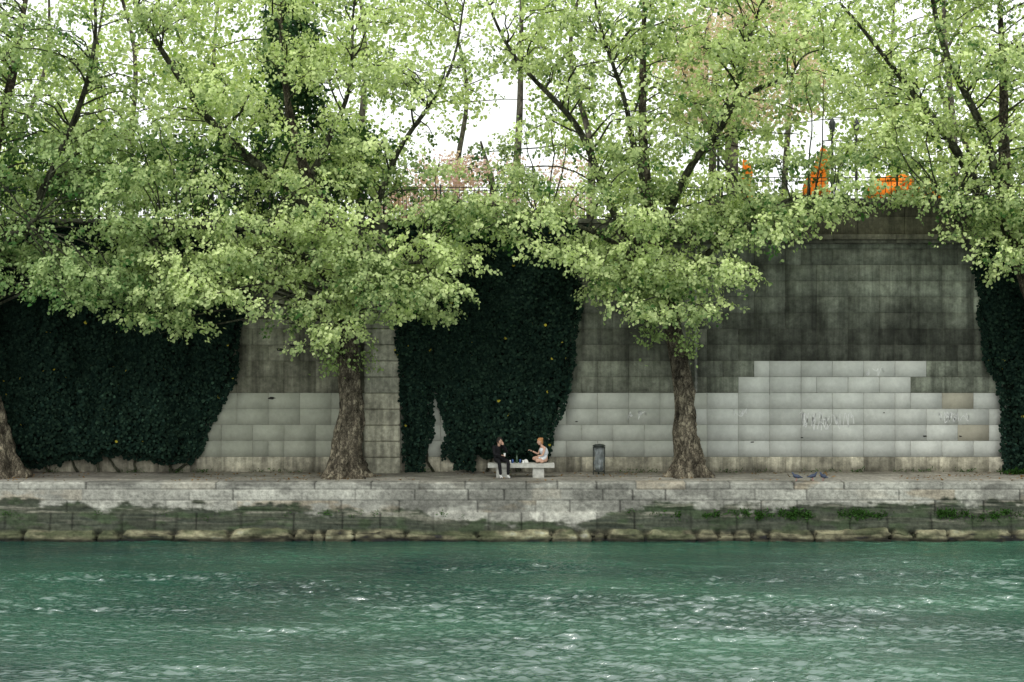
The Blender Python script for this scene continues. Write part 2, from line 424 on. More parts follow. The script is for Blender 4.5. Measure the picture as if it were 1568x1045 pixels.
pieces(-34, 34, WY - 0.24, WY + 0.5, 9.803, 9.98, 2.14, (0.12, 0.115, 0.085))
pieces(7.0, 34, WY - 0.02, WY + 0.45, 9.983, 10.60, 1.6, (0.075, 0.072, 0.048))
pieces(7.0, 34, WY - 0.018, WY + 0.45, 10.603, 11.02, 1.6, (0.065, 0.062, 0.042))
pieces(6.95, 34, WY - 0.10, WY + 0.53, 11.023, 11.22, 1.6, (0.09, 0.09, 0.065))
pieces(-34, 6.9, WY - 0.02, WY + 0.45, 9.983, 10.36, 1.6, (0.10, 0.10, 0.078))
pieces(-34, 6.94, WY - 0.08, WY + 0.53, 10.363, 10.52, 1.6, (0.15, 0.15, 0.12))
acc.build('cornice_and_parapet', M_wall, wall)
acc = Acc()
for (px0, px1, dy, cc) in [(-5.02, -3.80, 0.32, 1.0), (-5.42, -5.16, 0.10, 0.8)]:
    r = 0
    while True:
        za = QZ - 0.15 + r * RH + (0.15 if r else 0); zb = min(QZ + (r + 1) * RH, 9.69)
        if za > 9.6: break
        c = (np.array([0.33, 0.32, 0.25]) if zb < 4.62 else np.array([0.25, 0.25, 0.20])) * cc * (1 + 0.08 * rw.normal())
        bm = bmesh.new(); bmesh.ops.create_cube(bm, size=1)
        bmesh.ops.scale(bm, vec=(px1 - px0, dy + 0.02, zb - za - 0.01), verts=bm.verts)
        bmesh.ops.bevel(bm, geom=bm.edges[:], offset=0.05 if dy > .2 else .015, segments=2, profile=0.6, affect='EDGES')
        bmesh.ops.translate(bm, vec=((px0 + px1) / 2, WY - dy / 2, (za + zb) / 2), verts=bm.verts)
        bmesh.ops.triangulate(bm, faces=bm.faces); bm.verts.index_update()
        acc.add([v.co[:] for v in bm.verts], [[v.index for v in f.verts] for f in bm.faces], np.clip(c, 0.02, 0.6)); bm.free()
        r += 1
acc.build('pilasters', M_wall, wall)
acc = Acc()
tube([(6.27, WY - 0.06, 4.62), (6.27, WY - 0.06, 6), (6.27, WY - 0.06, 8), (6.27, WY - 0.06, 9.6)], [0.045] * 4, 10, (0.24, 0.25, 0.22), acc)
for z in (4.9, 6.2, 7.5, 8.8):
    tube([(6.27, WY - 0.06, z), (6.27, WY - 0.06, z + 0.06)], [0.06] * 2, 10, (0.2, 0.2, 0.18), acc)
acc.build('drain_pipe', M_wall)
# faint whitish paint marks: thin strips lying flat on the stone
M_paint = simple('faded_white_paint', (0.66, 0.67, 0.65), 0.9, 0.1, 0.12, 14, 0)
acc = Acc(); rg = np.random.default_rng(4); sc_n = 0
def scribble(cx, cz, w, h, n, th=0.022):
    global sc_n
    for s_ in range(n):
        k = 9; t = np.linspace(0, 1, k)
        x = cx + (s_ / n - 0.5) * w + rg.normal(0, 0.13, k).cumsum() * 0.5; z = cz + rg.uniform(-h, h, k) * 0.5
        sc_n += 1
        P = smooth_path(np.stack([x, np.full(k, WY - 0.002 - 0.0004 * s_), z], 1), 60)
        d = np.gradient(P, axis=0); nv = nrm(np.stack([-d[:, 2], 0 * d[:, 0], d[:, 0]], 1)) * th / 2
        V = np.concatenate([P - nv, P + nv]); q = np.arange(59)
        acc.add(V, np.stack([q, q + 1, q + 61, q + 60], 1))
scribble(10.7, 3.6, 1.5, 0.65, 8); scribble(15.0, 3.75, 0.7, 0.4, 5); scribble(4.3, 3.8, 0.6, 0.35, 3)
scribble(7.9, 3.9, 0.5, 0.3, 2); scribble(12.3, 5.3, 0.4, 0.3, 2)
acc.build('graffiti', M_paint)
acc = Acc()
for (hx, hz, w_) in [(9.9, 3.05, .1), (14.1, 3.1, .16), (15.3, 3.1, .12), (-8.2, 4.4, .25), (-7.9, 6.05, .3), (-7.5, 6.2, .2), (2.2, 3.6, .1), (8.2, 2.9, .12), (12.7, 3.9, .08)]:
    t = np.linspace(0, 2 * np.pi, 10, endpoint=False); rr_ = w_ / 2 * (0.7 + 0.6 * rg.random(10))
    acc.add(np.stack([hx + rr_ * np.cos(t), np.full(10, WY - 0.004), hz + 0.35 * rr_ * np.sin(t)], 1), np.arange(10)[None, :], (0.02, 0.02, 0.018))
acc.build('wall_chips', M_wall, wall)

acc = Acc(); acc.add([(-400, WY + .03, 10.3), (400, WY + .03, 10.3), (400, 600, 10.3), (-400, 600, 10.3)], [(0, 1, 2, 3)]); acc.build('ground', M_earth)

def railing(name, x0, x1, y, z0, z1, step=0.13):
    acc = Acc()
    for z in (z0 + 0.12, z1 - 0.12, z1):
        v, f = boxv(x0, x1, y - 0.014, y + 0.014, z - 0.014, z + 0.014); acc.add(v, f)
    n = int((x1 - x0) / step)
    for i in range(n + 1):
        x = x0 + i * step; big = i % 15 == 0
        h = 0.028 if big else 0.009
        v, f = boxv(x - h, x + h, y - h + .001, y + h + .001, z0, z1 + (0.10 if big else 0.03)); acc.add(v, f)
    acc.build(name, M_iron)
railing('iron_railing', -20, 6.9, WY + 0.22, 10.522, 11.62)
railing('iron_railing', 7.2, 30, WY + 0.22, 11.222, 11.95, 0.2)

# ------------------------------------------------------------------ LEAVES
def add_leaves(acc, C, D, Nn, S, cols, wid=1.0):
    n = len(C)
    D = nrm(D); Sd = nrm(np.cross(D, Nn)); Nn = nrm(np.cross(Sd, D))
    tpl = np.array([(0, 0, 0), (0.42, 0.30, 0.10), (0.34, 0.72, 0.02), (0, 1.0, -0.10), (-0.34, 0.72, 0.02), (-0.42, 0.30, 0.10)])
    V = C[:, None, :] + S[:, None, None] * (tpl[None, :, 0:1] * wid * Sd[:, None, :] + tpl[None, :, 1:2] * D[:, None, :] + tpl[None, :, 2:3] * Nn[:, None, :])
    b = np.arange(n)[:, None] * 6
    F = np.concatenate([b + np.array([[0, 1, 2, 3]]), b + np.array([[0, 3, 4, 5]])])
    acc.add(V.reshape(-1, 3), F, np.repeat(cols, 6, axis=0))

EX = [-30, -16.7, -14.6, -12.4, -10.3, -8.6, -7.5, -6.5, -5.4, -4.55, -3.9, -2.85, -2.0, -1.36, -.72, .34, 1.6, 2.5, 3.1, 4.2, 5.45, 6.3, 7.15, 7.6, 8.4, 9.3, 10.4, 10.9, 11.3, 12.0, 12.8, 13.3, 14, 15.2, 16.5, 30]
EZ = [7.5, 7.8, 7.15, 6.75, 6.2, 7.0, 6.8, 5.7, 5.5, 6.3, 6.65, 6.4, 6.75, 8.4, 9.2, 8.85, 8.3, 8.1, 6.75, 6.4, 6.3, 6.75, 7.4, 8.65, 9.0, 9.5, 9.5, 10.3, 11.3, 12.0, 11.3, 9.7, 8.9, 8.1, 8.2, 8]
def env(x): return np.interp(x, EX, EZ)

TY = 1.9
trees = [
 dict(base=-17.0, trunk=[(-16.9, TY, 1.6, .62), (-17.2, TY, 3.6, .46), (-17.7, TY, 6, .38), (-17.7, TY, 9, .34), (-17.2, 1.6, 12, .22), (-16.4, 1.4, 15, .13), (-15.8, 1.4, 18.5, .05)],
      limbs=[[(-17.6, TY, 8.5, .2), (-15.5, 0.9, 10.8, .14), (-14.2, .4, 13, .10), (-13.4, 0, 16, .06), (-13.2, 0, 18.5, .03)],
             [(-17.6, TY, 9.5, .2), (-19.5, 1, 12, .14), (-20.5, 1, 16, .06)],
             [(-17.6, TY, 8.0, .15), (-16.2, -.3, 9.6, .1), (-14.6, -1.5, 10, .05)]]),
 dict(base=-5.5, trunk=[(-5.5, TY, 1.6, .60), (-5.52, TY, 2.5, .50), (-5.46, TY, 3.2, .46), (-5.32, TY, 4.1, .40), (-5.40, TY, 5.3, .35), (-5.55, TY, 6.6, .34), (-5.6, TY, 8.35, .31), (-6.25, 1.8, 10.5, .26), (-6.9, 1.6, 12.2, .17), (-7.4, 1.5, 14.4, .10), (-7.7, 1.5, 18.3, .04)],
      limbs=[[(-6.1, 1.8, 10.2, .19), (-7.7, 1.2, 11.6, .16), (-9.8, .8, 13.5, .12), (-11.7, .5, 16.4, .08), (-12.6, .5, 18.5, .04)],
             [(-5.6, TY, 8.4, .19), (-4.5, 1.3, 10.5, .13), (-3.5, 1, 12.9, .08), (-1.9, .8, 15.5, .045), (-1.3, .8, 18, .02)],
             [(-5.6, TY, 8.0, .15), (-7.5, .3, 9.6, .1), (-9.8, -.8, 10, .07), (-11.2, -1.3, 9.4, .03)],
             [(-5.45, TY, 7.0, .12), (-4.4, .4, 8.4, .08), (-3.0, -.6, 8.9, .05), (-2.4, -.9, 8.2, .03)],
             [(-6.7, 1.7, 11.7, .13), (-5.6, 1.6, 14, .08), (-5.0, 1.6, 18, .03)]]),
 dict(base=5.87, trunk=[(5.87, TY, 1.6, .58), (5.86, TY, 2.5, .47), (5.72, TY, 3.3, .41), (5.74, TY, 4.1, .35), (5.58, TY, 5.4, .30), (5.3, TY, 6.85, .27), (4.95, TY, 8.35, .25), (4.45, 1.8, 11.2, .19), (4.3, 1.7, 14.4, .12), (4.4, 1.6, 18.5, .05)],
      limbs=[[(4.95, TY, 8.35, .18), (3.4, 1.3, 10.5, .14), (2.1, 1, 13.3, .10), (.15, .6, 15.5, .06), (-1.1, .4, 18, .03)],
             [(4.7, 1.9, 9.7, .18), (6.0, 1.5, 12.2, .12), (7.3, 1.2, 14.4, .08), (8.3, 1, 17.8, .03)],
             [(4.95, TY, 8.2, .13), (3.4, .3, 9.4, .09), (1.5, -.7, 10.2, .06), (.3, -1, 9.9, .03)],
             [(5.1, TY, 7.6, .14), (6.4, .5, 9.2, .1), (8.3, -.6, 10.6, .07), (10.3, -1, 10.8, .04)],
             [(4.4, 1.8, 11.5, .14), (3.7, 1.4, 14, .08), (2.6, 1.2, 18, .03)],
             [(7.0, 1.2, 14.0, .08), (8.7, .8, 14.9, .05), (10, .6, 15.8, .02)]]),
 dict(base=18.1, trunk=[(18.4, TY, 1.6, .60), (18.2, TY, 3, .45), (17.9, TY, 5, .38), (17.4, TY, 7.5, .34), (16.8, TY, 9.4, .30), (16.3, 1.8, 12, .19), (16.2, 1.7, 15, .12), (16.0, 1.6, 18.5, .05)],
      limbs=[[(16.9, TY, 9.3, .2), (15.3, 1.5, 11.4, .17), (14.0, 1.2, 13.3, .13), (12.7, 1, 14.9, .09), (10.5, .8, 17.4, .04)],
             [(16.5, TY, 10.0, .18), (15.6, 1.3, 12.6, .14), (14.3, 1, 15.5, .10), (13.3, .8, 18.2, .05)],
             [(17.4, TY, 8, .18), (19.5, 1.2, 11, .13), (20.5, 1, 15, .06)],
             [(15.6, 1.5, 11.1, .09), (14.2, .3, 11.3, .07), (13.2, -.4, 10.6, .04)]]),
]
VOIDS = [(-2.0, 12.7, 0.7), (-2.6, 16.3, .5), (-12.8, 17.4, .5), (9.9, 12.2, .95), (10.7, 13.2, .8), (12.2, 12.0, .9), (12.2, 17.3, .4), (-1.2, 13.8, .5)]
rf = np.random.default_rng(99)
clumps = []
x = -21.0
while x < 21:
    if rf.random() < 0.95:
        r = rf.uniform(0.45, 0.85)
        clumps.append((x, rf.uniform(-2.6, 0.6), env(x) + r * 0.8 + rf.uniform(0, .4), r))
    for q in range(2):
        if rf.random() < 0.7:
            r = rf.uniform(0.55, 0.9)
            clumps.append((x + rf.uniform(-.4, .4), rf.uniform(-2.4, 1.6), env(x) + 1.1 + rf.uniform(0, 1.5), r))
    x += rf.uniform(0.42, 0.62)
tries = 0
while len(clumps) < 1000 and tries < 16000:
    tries += 1
    x = rf.uniform(-20.5, 20.5); z = 7.5 + 11.6 * rf.random() ** 1.05
    y = rf.uniform(-2.8, 3.2) if z < 11.8 else rf.uniform(-2.8, 4.5)
    r = rf.uniform(0.45, 0.95)
    if z < env(x) + r + 0.3: continue
    if any((x - vx) ** 2 + (z - vz) ** 2 < (vr + r * 0.45) ** 2 for vx, vz, vr in VOIDS): continue
    keep = 1.0
    nz_ = float(vnoise(x * 0.55 + 50, z * 0.55 + y * .3, 77))
    if nz_ < 0.26: keep *= 0.3
    if rf.random() > keep: continue
    clumps.append((x, y, z, r))
clumps = np.array(clumps)
bases = np.array([-17.3, -6.6, 4.8, 16.3])
owner = np.argmin(np.abs(clumps[:, 0][:, None] - bases[None, :]) * np.array([1, .95, .9, 1.1]), axis=1)

def trunk_shape(rr, a, P):
    z = P[:, 2][:, None]
    fl = np.exp(-np.maximum(z - QZ, 0) / 0.38)
    lob = 0.5 + 0.5 * np.cos(5 * a + 1.3 * np.sin(2 * a + P[0, 0]) + P[0, 0])
    rr = rr * (1 + 0.7 * fl * lob ** 1.5 + 0.05 * fl)
    wrap = np.sin(a / 2) ** 0.5
    n = fbm(a * 1.6 + 5 + 0 * z, z * 1.3 + P[0, 0], 31, 3) - 0.5
    n2 = fbm(a * 6 + 5 + 0 * z, z * 5 + P[0, 0], 32, 3) - 0.5
    rr = rr * (1 + 0.5 * n * wrap + 0.34 * n2 * wrap + 0.05 * np.sin(7 * a + z * 1.2) + 0.06 * np.sin(z * 2.6 + P[0, 0]) * np.sin(a))
    return rr

nleaf = 0
for ti, T in enumerate(trees):
    root = empty('plane_tree')
    acc = Acc()
    tr = smooth_path(T['trunk'], 170)
    tube(tr[:, :3], tr[:, 3], 40, acc=acc, shape=trunk_shape)
    acc.build('trunk', M_bark, root, smooth=True)
    acc = Acc(); samples = [tr[50:, :]]
    for lb in T['limbs']:
        lp = smooth_path(lb, 34)
        w = np.linspace(0, 1, 34)[:, None]
        lp[:, :3] += 0.16 * np.sin(w * 11 + np.array([[ti, ti * 2 + 1, ti + 3]])) * w * (1 - .3 * w)
        tube(lp[:, :3], lp[:, 3], 10, acc=acc); samples.append(lp)
    S = np.vstack(samples)
    sel = clumps[owner == ti]
    fol = Acc()
    for (cx, cy, cz, r) in sel:
        c = np.array([cx, cy, cz])
        d = np.linalg.norm(S[:, :3] - c, axis=1) + 1.2 * np.maximum(S[:, 2] - cz + 0.4, 0) - 0.5 * S[:, 3]
        s0 = S[np.argmin(d)]
        p0 = s0[:3]; ln = np.linalg.norm(c - p0)
        if ln > 0.4:
            mid_ = (p0 + c) / 2 + np.array([rf.normal(0, .12 * ln / 2), rf.normal(0, .12 * ln / 2), 0.12 * ln])
            bp = smooth_path([p0, mid_, c, c + (c - mid_) * 0.35], 10)
            r0 = min(s0[3] * 0.55, 0.010 + 0.008 * ln)
            bp[1:] += rf.normal(0, 0.035, (9, 3))
            tube(bp, np.linspace(r0, 0.006, 10), 5, acc=acc)
        hi = float(sstep(11.5, 14, cz))
        ns = max(6, int((24 - 8 * hi) * (r / 0.8) ** 2))
        u = nrm(rf.normal(0, 1, (ns, 3))); u[:, 2] = np.where(u[:, 2] < -0.3, -u[:, 2] * .6, u[:, 2])
        rad = r * rf.uniform(0.15, 1.25 + .45 * hi, ns) ** 0.7
        sp = c + u * rad[:, None] * np.array([1.0, 1.0, 0.75])
        for q in range(0, ns, 4):
            tube([c, (c + sp[q]) / 2 + [0, 0, .06], sp[q]], [0.009, 0.006, 0.004], 3, acc=acc)
        nl = rf.integers(12, 18)
        td = nrm(u * np.array([1, 1, 0.3]) + np.array([0, 0, -0.7]) + rf.normal(0, .3, (ns, 3)))
        tt = rf.uniform(0, 0.6, (ns, nl))
        P = sp[:, None, :] + td[:, None, :] * tt[..., None] + rf.normal(0, 0.06, (ns, nl, 3))
        D = td[:, None, :] * 0.5 + rf.normal(0, 0.6, (ns, nl, 3)) + np.array([0, 0, -0.45])
        Nv = nrm(u)[:, None, :] * 0.4 + np.array([0, -0.45, 0.85]) + rf.normal(0, 0.5, (ns, nl, 3))
        Sz = rf.uniform(0.065, 0.15, (ns, nl))
        # new and old leaf tints; bunch tops painted brighter, undersides darker, as overhead light
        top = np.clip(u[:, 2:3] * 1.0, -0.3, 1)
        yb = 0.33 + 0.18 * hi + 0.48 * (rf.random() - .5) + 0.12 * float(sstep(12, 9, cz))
        young_lit = np.clip(yb + 0.45 * top + rf.normal(0, 0.14, (ns, 1)) + rf.normal(0, 0.13, (ns, nl)) - 0.35 * (tt - .3), 0, 1)[..., None]
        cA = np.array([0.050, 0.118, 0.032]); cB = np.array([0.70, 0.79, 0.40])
        col = cA * (1 - young_lit) + cB * young_lit
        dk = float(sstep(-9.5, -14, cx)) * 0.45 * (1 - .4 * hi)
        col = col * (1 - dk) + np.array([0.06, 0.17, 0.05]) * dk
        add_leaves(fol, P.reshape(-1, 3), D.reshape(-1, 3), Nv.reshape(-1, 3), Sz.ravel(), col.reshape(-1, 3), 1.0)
        nleaf += ns * nl
    if ti in (1, 2):
        n = 2400
        zz = rf.uniform(5.3 + .5 * (ti == 2), 8.4, n); k = np.argmin(np.abs(tr[:, 2][None] - zz[:, None]), 1)
        a = rf.uniform(0, 6.28, n); rr_ = rf.uniform(0.25, 1.25, n)
        P = tr[k, :3] + np.stack([np.cos(a) * rr_ - .15, np.sin(a) * rr_, rf.normal(0, .1, n)], 1)
        keepm = fbm(P[:, 0] * 2, P[:, 2] * 2, 5, 2) > 0.52; P = P[keepm]; n = len(P)
        add_leaves(fol, P, rf.normal(0, .5, (n, 3)) + [0, 0, -.5], rf.normal(0, .5, (n, 3)) + [0, -.4, .7], rf.uniform(.06, .13, n), np.array([0.32, 0.43, 0.17]) * rf.uniform(.4, 1.3, (n, 1)))
    acc.build('limbs', M_limb, root, smooth=True)
    fol.build('foliage', M_leaf, root)

# ------------------------------------------------------------------ IVY
def ivy_inside(X, Z, e=0.0):
    nz_ = 0.7 * (fbm(X * 0.9 + 11, Z * 0.9, 81, 5) - 0.5)
    Xn = X + nz_
    top = Z < 10.45 + nz_
    eL = np.interp(Z, [1.8, 2.6, 3.5, 4.6, 5.5, 7.3, 10.5], [-11.2, -10.5, -10.1, -9.7, -9.2, -9.1, -9.0]) - e
    botL = 2.25 + 1.0 * (fbm(X * 1.2, X * 0 + 2, 83, 3) - 0.5) + e
    A = (Xn < eL) & (Z > botL)
    mR = np.interp(Z, [1.8, 2.6, 3.3, 5.5, 7.3, 9.5, 10.5], [1.0, 1.3, 1.58, 1.95, 2.25, 2.4, 2.5]) - e
    mL = np.interp(Z, [1.8, 4.3, 5.2, 10.5], [-2.35, -2.45, -3.0, -3.2]) + e
    botM = 2.3 + 1.0 * (fbm(X * 1.6, X * 0 + 6, 84, 3) - 0.5) + e
    Bm = (Xn < mR) & (Xn > mL) & (Z > botM)
    sL = np.interp(Z, [1.8, 2.6, 4, 5.5, 10.5], [-3.45, -3.75, -3.95, -4.0, -4.1]) + e
    sR = np.interp(Z, [1.8, 3.5, 4.6, 5.4, 10.5], [-2.85, -2.8, -2.68, -2.2, -2.2]) - e
    Sm = (Xn < sR) & (Xn > sL) & (Z > 1.9 + e)
    L3 = ((X > -2.0) & (X < -1.25) & (Z < 3) & (Z > 2.02))
    rL = np.interp(Z, [1.8, 2.5, 4.2, 5.5, 7.3, 10.5], [16.75, 16.75, 16.6, 16.2, 15.85, 15.9]) + e
    C = (Xn > rL) & (Z > 2.0)
    return (A | Bm | Sm | C | L3) & top
acc = Acc(); ri = np.random.default_rng(5)
def ivy_thick(X, Z):
    d = fbm(X * 1.1, Z * 0.35, 91, 4)
    return 0.14 + 0.70 * sstep(0.3, 0.8, d) + 0.25 * (fbm(X * 3, Z * 3, 92, 2) - 0.3)
Nn = 230000
PX = ri.uniform(-21, 21, Nn); PZ = ri.uniform(1.85, 10.6, Nn)
ok = ivy_inside(PX, PZ); PX = PX[ok]; PZ = PZ[ok]; n = len(PX)
th = ivy_thick(PX, PZ); edge = ~ivy_inside(PX, PZ, 0.3); th = np.where(edge, th * 0.5, th)
dep = th * (1 - 0.55 * ri.random(n) ** 2)
P = np.stack([PX, WY - dep - 0.02, PZ], 1)
D = np.array([0, -0.25, -0.9]) + ri.normal(0, 0.4, (n, 3)); Nv = np.array([0, -0.8, 0.45]) + ri.normal(0, 0.35, (n, 3))
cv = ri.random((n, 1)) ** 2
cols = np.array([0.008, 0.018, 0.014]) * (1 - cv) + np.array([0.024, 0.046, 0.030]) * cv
lowz = (PZ < 5) & (ri.random(n) < .12); cols[lowz] *= 2.0
yel = ri.random(n) < 0.0012; cols[yel] = (0.35, 0.30, 0.04)
add_leaves(acc, P, D, Nv, ri.uniform(0.07, 0.13, n), cols, 1.15)
cs = 0.12
bx = np.arange(-24, 24, cs); bz = np.arange(1.85, 10.5, cs)
BX, BZ = np.meshgrid(bx, bz)
ins = ivy_inside(BX, BZ, 0.12)
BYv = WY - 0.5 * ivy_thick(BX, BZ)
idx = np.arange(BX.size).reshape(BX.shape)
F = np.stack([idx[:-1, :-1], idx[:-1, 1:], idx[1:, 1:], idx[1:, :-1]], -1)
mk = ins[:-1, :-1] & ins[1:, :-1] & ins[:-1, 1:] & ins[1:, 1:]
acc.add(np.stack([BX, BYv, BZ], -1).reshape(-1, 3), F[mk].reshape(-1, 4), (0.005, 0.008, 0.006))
acc.build('ivy', M_ivy)
acc = Acc()
for x0 in list(np.arange(-16, -10.5, 0.8)) + [-3.2, -2.9, -1.6, -0.9, 0.1, 0.8]:
    x0 += ri.normal(0, .2); k = smooth_path([(x0 + ri.normal(0, .25), WY - 0.1, 1.82), (x0 + ri.normal(0, .15), WY - 0.08, 2.3), (x0, WY - .12, 2.9)], 12)
    tube(k + ri.normal(0, .012, k.shape), np.linspace(.055, .025, 12), 6, (0.06, 0.045, 0.03), acc)
acc.build('ivy_stems', M_limb)

# ------------------------------------------------------------------ terrace trees and background
rb = np.random.default_rng(15)
def bg_tree(name, clist, colA, colB, trunkpts, leaf=(0.14, 0.26), per=420, mat=M_bgleaf, spread=1.0, limb=None, br=0.02):
    root = empty(name); fo = Acc(); tk = Acc()
    for tp in trunkpts:
        q = smooth_path(tp, 20); tube(q[:, :3], q[:, 3], 8, acc=tk)
    allp = np.vstack([smooth_path(tp, 20) for tp in trunkpts])
    for (cx, cy, cz, r) in clist:
        n = int(per * r * r)
        u = nrm(rb.normal(0, 1, (n, 3))) * (rb.random((n, 1)) ** 0.4) * r * np.array([1, 1, .75]) * spread
        g = vnoise(u[:, 0] * 2.4 + cx * 3, u[:, 2] * 2.4 + u[:, 1] * 2 + cz * 3, 17) > 0.42
        u = u[g]; n = len(u)
        P = np.array([cx, cy, cz]) + u
        t = rb.random((n, 1)); col = np.array(colA) * (1 - t) + np.array(colB) * t
        add_leaves(fo, P, rb.normal(0, .6, (n, 3)) + [0, 0, -.4], rb.normal(0, .5, (n, 3)) + [0, -.3, .7], rb.uniform(*leaf, n), col)
        c = np.array([cx, cy, cz]); s0 = allp[np.argmin(np.linalg.norm(allp[:, :3] - c, axis=1))]
        if np.linalg.norm(c - s0[:3]) < 5 and br > 0:
            tube(smooth_path([s0[:3], (s0[:3] + c) / 2 + [0, 0, .2], c], 6), np.linspace(br, .008, 6), 4, acc=tk)
    tk.build('trunk_and_branches', limb or M_limb, root, smooth=True); fo.build('foliage', mat, root)
def cl(x0, x1, y0, y1, z0, z1, n, r0=0.8, r1=1.5, gaps=()):
    o = []
    while len(o) < n:
        x = rb.uniform(x0, x1); z = rb.uniform(z0, z1); y = rb.uniform(y0, y1); r = rb.uniform(r0, r1)
        if any(gx0 < x < gx1 and gz0 < z < gz1 for gx0, gx1, gz0, gz1 in gaps): continue
        o.append((x, y, z, r))
    return o
cc = []
for z in np.arange(11, 19, 0.42):
    w = np.interp(z, [11, 14, 18.5, 19.5], [1.9, 1.6, 0.7, 0.3])
    for k in range(4):
        a = rb.uniform(0, 6.28); cc.append((-8.4 + w * .75 * math.cos(a), 9 + w * .7 * math.sin(a), z, 0.75))
bg_tree('cedar_tree', cc, (0.02, 0.05, 0.025), (0.05, 0.10, 0.045), [[(-8.4, 9, 10.3, .3), (-8.4, 9, 14, .2), (-8.4, 9, 19.5, .05)]], (0.10, 0.2), 420)
bg_tree('cherry_tree', cl(6.5, 11.5, 11, 14, 15.0, 20, 26), (0.66, 0.50, 0.46), (0.78, 0.66, 0.60), [[(9, 12, 10.3, .2), (8.8, 12, 14, .14), (9.2, 12, 19, .05)], [(8.8, 12, 13, .12), (7.2, 12.5, 16, .08), (6.5, 13, 19, .03)]], (0.09, 0.17), 260, limb=M_bglimb)
bg_tree('cherry_tree', cl(-5.0, 2.6, 9, 12, 11.0, 13.2, 28, .6, 1.1), (0.66, 0.44, 0.48), (0.82, 0.64, 0.68), [[(-.8, 10, 10.3, .2), (-.7, 10, 12, .15), (-1.2, 10, 14, .04)]], (0.08, 0.15), 280, limb=M_bglimb)
bgc = cl(-28, 28, 16, 34, 11, 27, 235, 1.4, 2.6, [(-5.0, -0.8, 13.6, 17.8), (-20.5, -17, 19, 22), (-7, -4, 21.5, 25), (9.5, 15, 12.8, 15.2)])
tks = []
for x in np.arange(-27, 28, 3.4):
    x = x + rb.normal(0, .8); y = rb.uniform(15, 32)
    tks.append([(x, y, 10.3, .2), (x + rb.normal(0, .3), y, 15, .15), (x + rb.normal(0, .8), y, 20, .09), (x + rb.normal(0, 1.5), y, 27, .03)])
bg_tree('background_trees', bgc, (0.26, 0.38, 0.13), (0.60, 0.65, 0.33), tks, (0.13, 0.26), 125, limb=M_bglimb, br=.03)
bg_tree('terrace_shrubs', cl(-22, -4.5, 5.5, 8, 10.9, 13.8, 62, .8, 1.3), (0.03, 0.07, 0.03), (0.08, 0.15, 0.055), [[(-14, 7, 10.3, .1), (-14, 7, 12, .05)]], (0.1, 0.2), 300, br=0)

def street_lamp(x, y, h):
    root = empty('street_lamp', (x, y, 10.3)); a = Acc()
    tube(np.array([(0, 0, 0), (0, 0, .3), (0, 0, .35), (0, 0, h * .5), (0, 0, h - .55)]), [.13, .12, .07, .055, .045], 12, acc=a)
    tube(np.array([(0, 0, h - .56), (0, 0, h - .5), (0, 0, h - .08), (0, 0, h), (0, 0, h + .12)]), [.06, .08, .13, .09, .02], 6, acc=a)
    tube(np.array([(-.35, 0, h - .75), (0, 0, h - .72), (.35, 0, h - .75)]), [.02, .025, .02], 6, acc=a)
    a.build('pole_and_lantern', M_iron, root, smooth=False)
street_lamp(11.85, 8, 4.2); street_lamp(7.7, 8.5, 4.3); street_lamp(13.4, 11, 4.6)
M_orange = simple('orange_canvas', (0.85, 0.24, 0.02), 0.8, 0.2, 0.15, 8, 0.3)
def parasol(x, y, h, tilt, open_):
    root = empty('orange_parasol', (x, y, 10.3)); root.rotation_euler = (0, math.radians(tilt), 0)
    a = Acc(); tube(np.array([(0, 0, 0), (0, 0, h * .6), (0, 0, h + .1)]), [.03, .03, .02], 8, acc=a)
    tube(np.array([(0, 0, 0), (0, 0, .08)]), [.28, .26], 14, acc=a); a.build('pole', M_iron, root)
    a = Acc()
    t = np.linspace(0, 1, 24); z = h - t * (1.9 if open_ < .6 else .8)
    rad = 0.02 + open_ * t ** 0.8 * (1 + .22 * np.sin(9 * t))
    def pl(rr, ang, P):
        zz = P[:, 2][:, None]
        return rr * (1 + 0.30 * np.cos(8 * ang + 1.5 * np.sin(zz * 4)) + 0.25 * np.sin(2 * ang + zz * 3) + .12 * np.sin(5 * ang - zz * 7))
    tube(np.stack([0 * t + .08 * np.sin(6 * t), 0 * t, z], 1), rad, 40, acc=a, shape=pl); a.build('canopy', M_orange, root, smooth=True)
parasol(11.0, 7.2, 3.2, 6, 0.42); parasol(13.5, 7.0, 2.2, 16, 0.85); parasol(8.9, 8.5, 2.9, -5, 0.3); parasol(15.6, 8.5, 2.0, -8, 0.7)

# ------------------------------------------------------------------ grass tufts, moss, fallen leaves
acc = Acc(); rg = np.random.default_rng(21)
def tuft(cx, cy, cz, n, h, sp):
    P = np.stack([cx + rg.normal(0, sp, n), cy + rg.normal(0, sp * .3, n), cz + rg.normal(0, .05, n)], 1)
    D = np.stack([rg.normal(0, .5, n), rg.normal(-.5, .4, n), rg.uniform(-.6, 1, n)], 1)
    col = np.array([0.035, 0.085, 0.02]) * rg.uniform(.5, 1.9, (n, 1))
    add_leaves(acc, P, D, rg.normal(0, 1, (n, 3)) + [0, -1, .5], rg.uniform(.5, 1.2, n) * h, col, 0.3)
for x0, x1, k in [(5.2, 6.6, 5), (6.8, 9.5, 20), (10.3, 12.0, 12), (13.6, 15.8, 16), (15.8, 18, 10), (-17, 5, 16)]:
    for _ in range(k):
        x = rg.uniform(x0, x1); sm = .5 if x < 5 else 1
        tuft(x, -0.04 - rg.uniform(0, .05), 0.93 - rg.uniform(0, .22), int(rg.uniform(20, 70) * sm), rg.uniform(.07, .15) * (.6 + .4 * sm), rg.uniform(.05, .16))
for x in np.arange(-16, 17.5, 0.5):
    if rg.random() < .45: tuft(x + rg.normal(0, .2), 3.35, QZ + .06, 26, 0.10, 0.15)
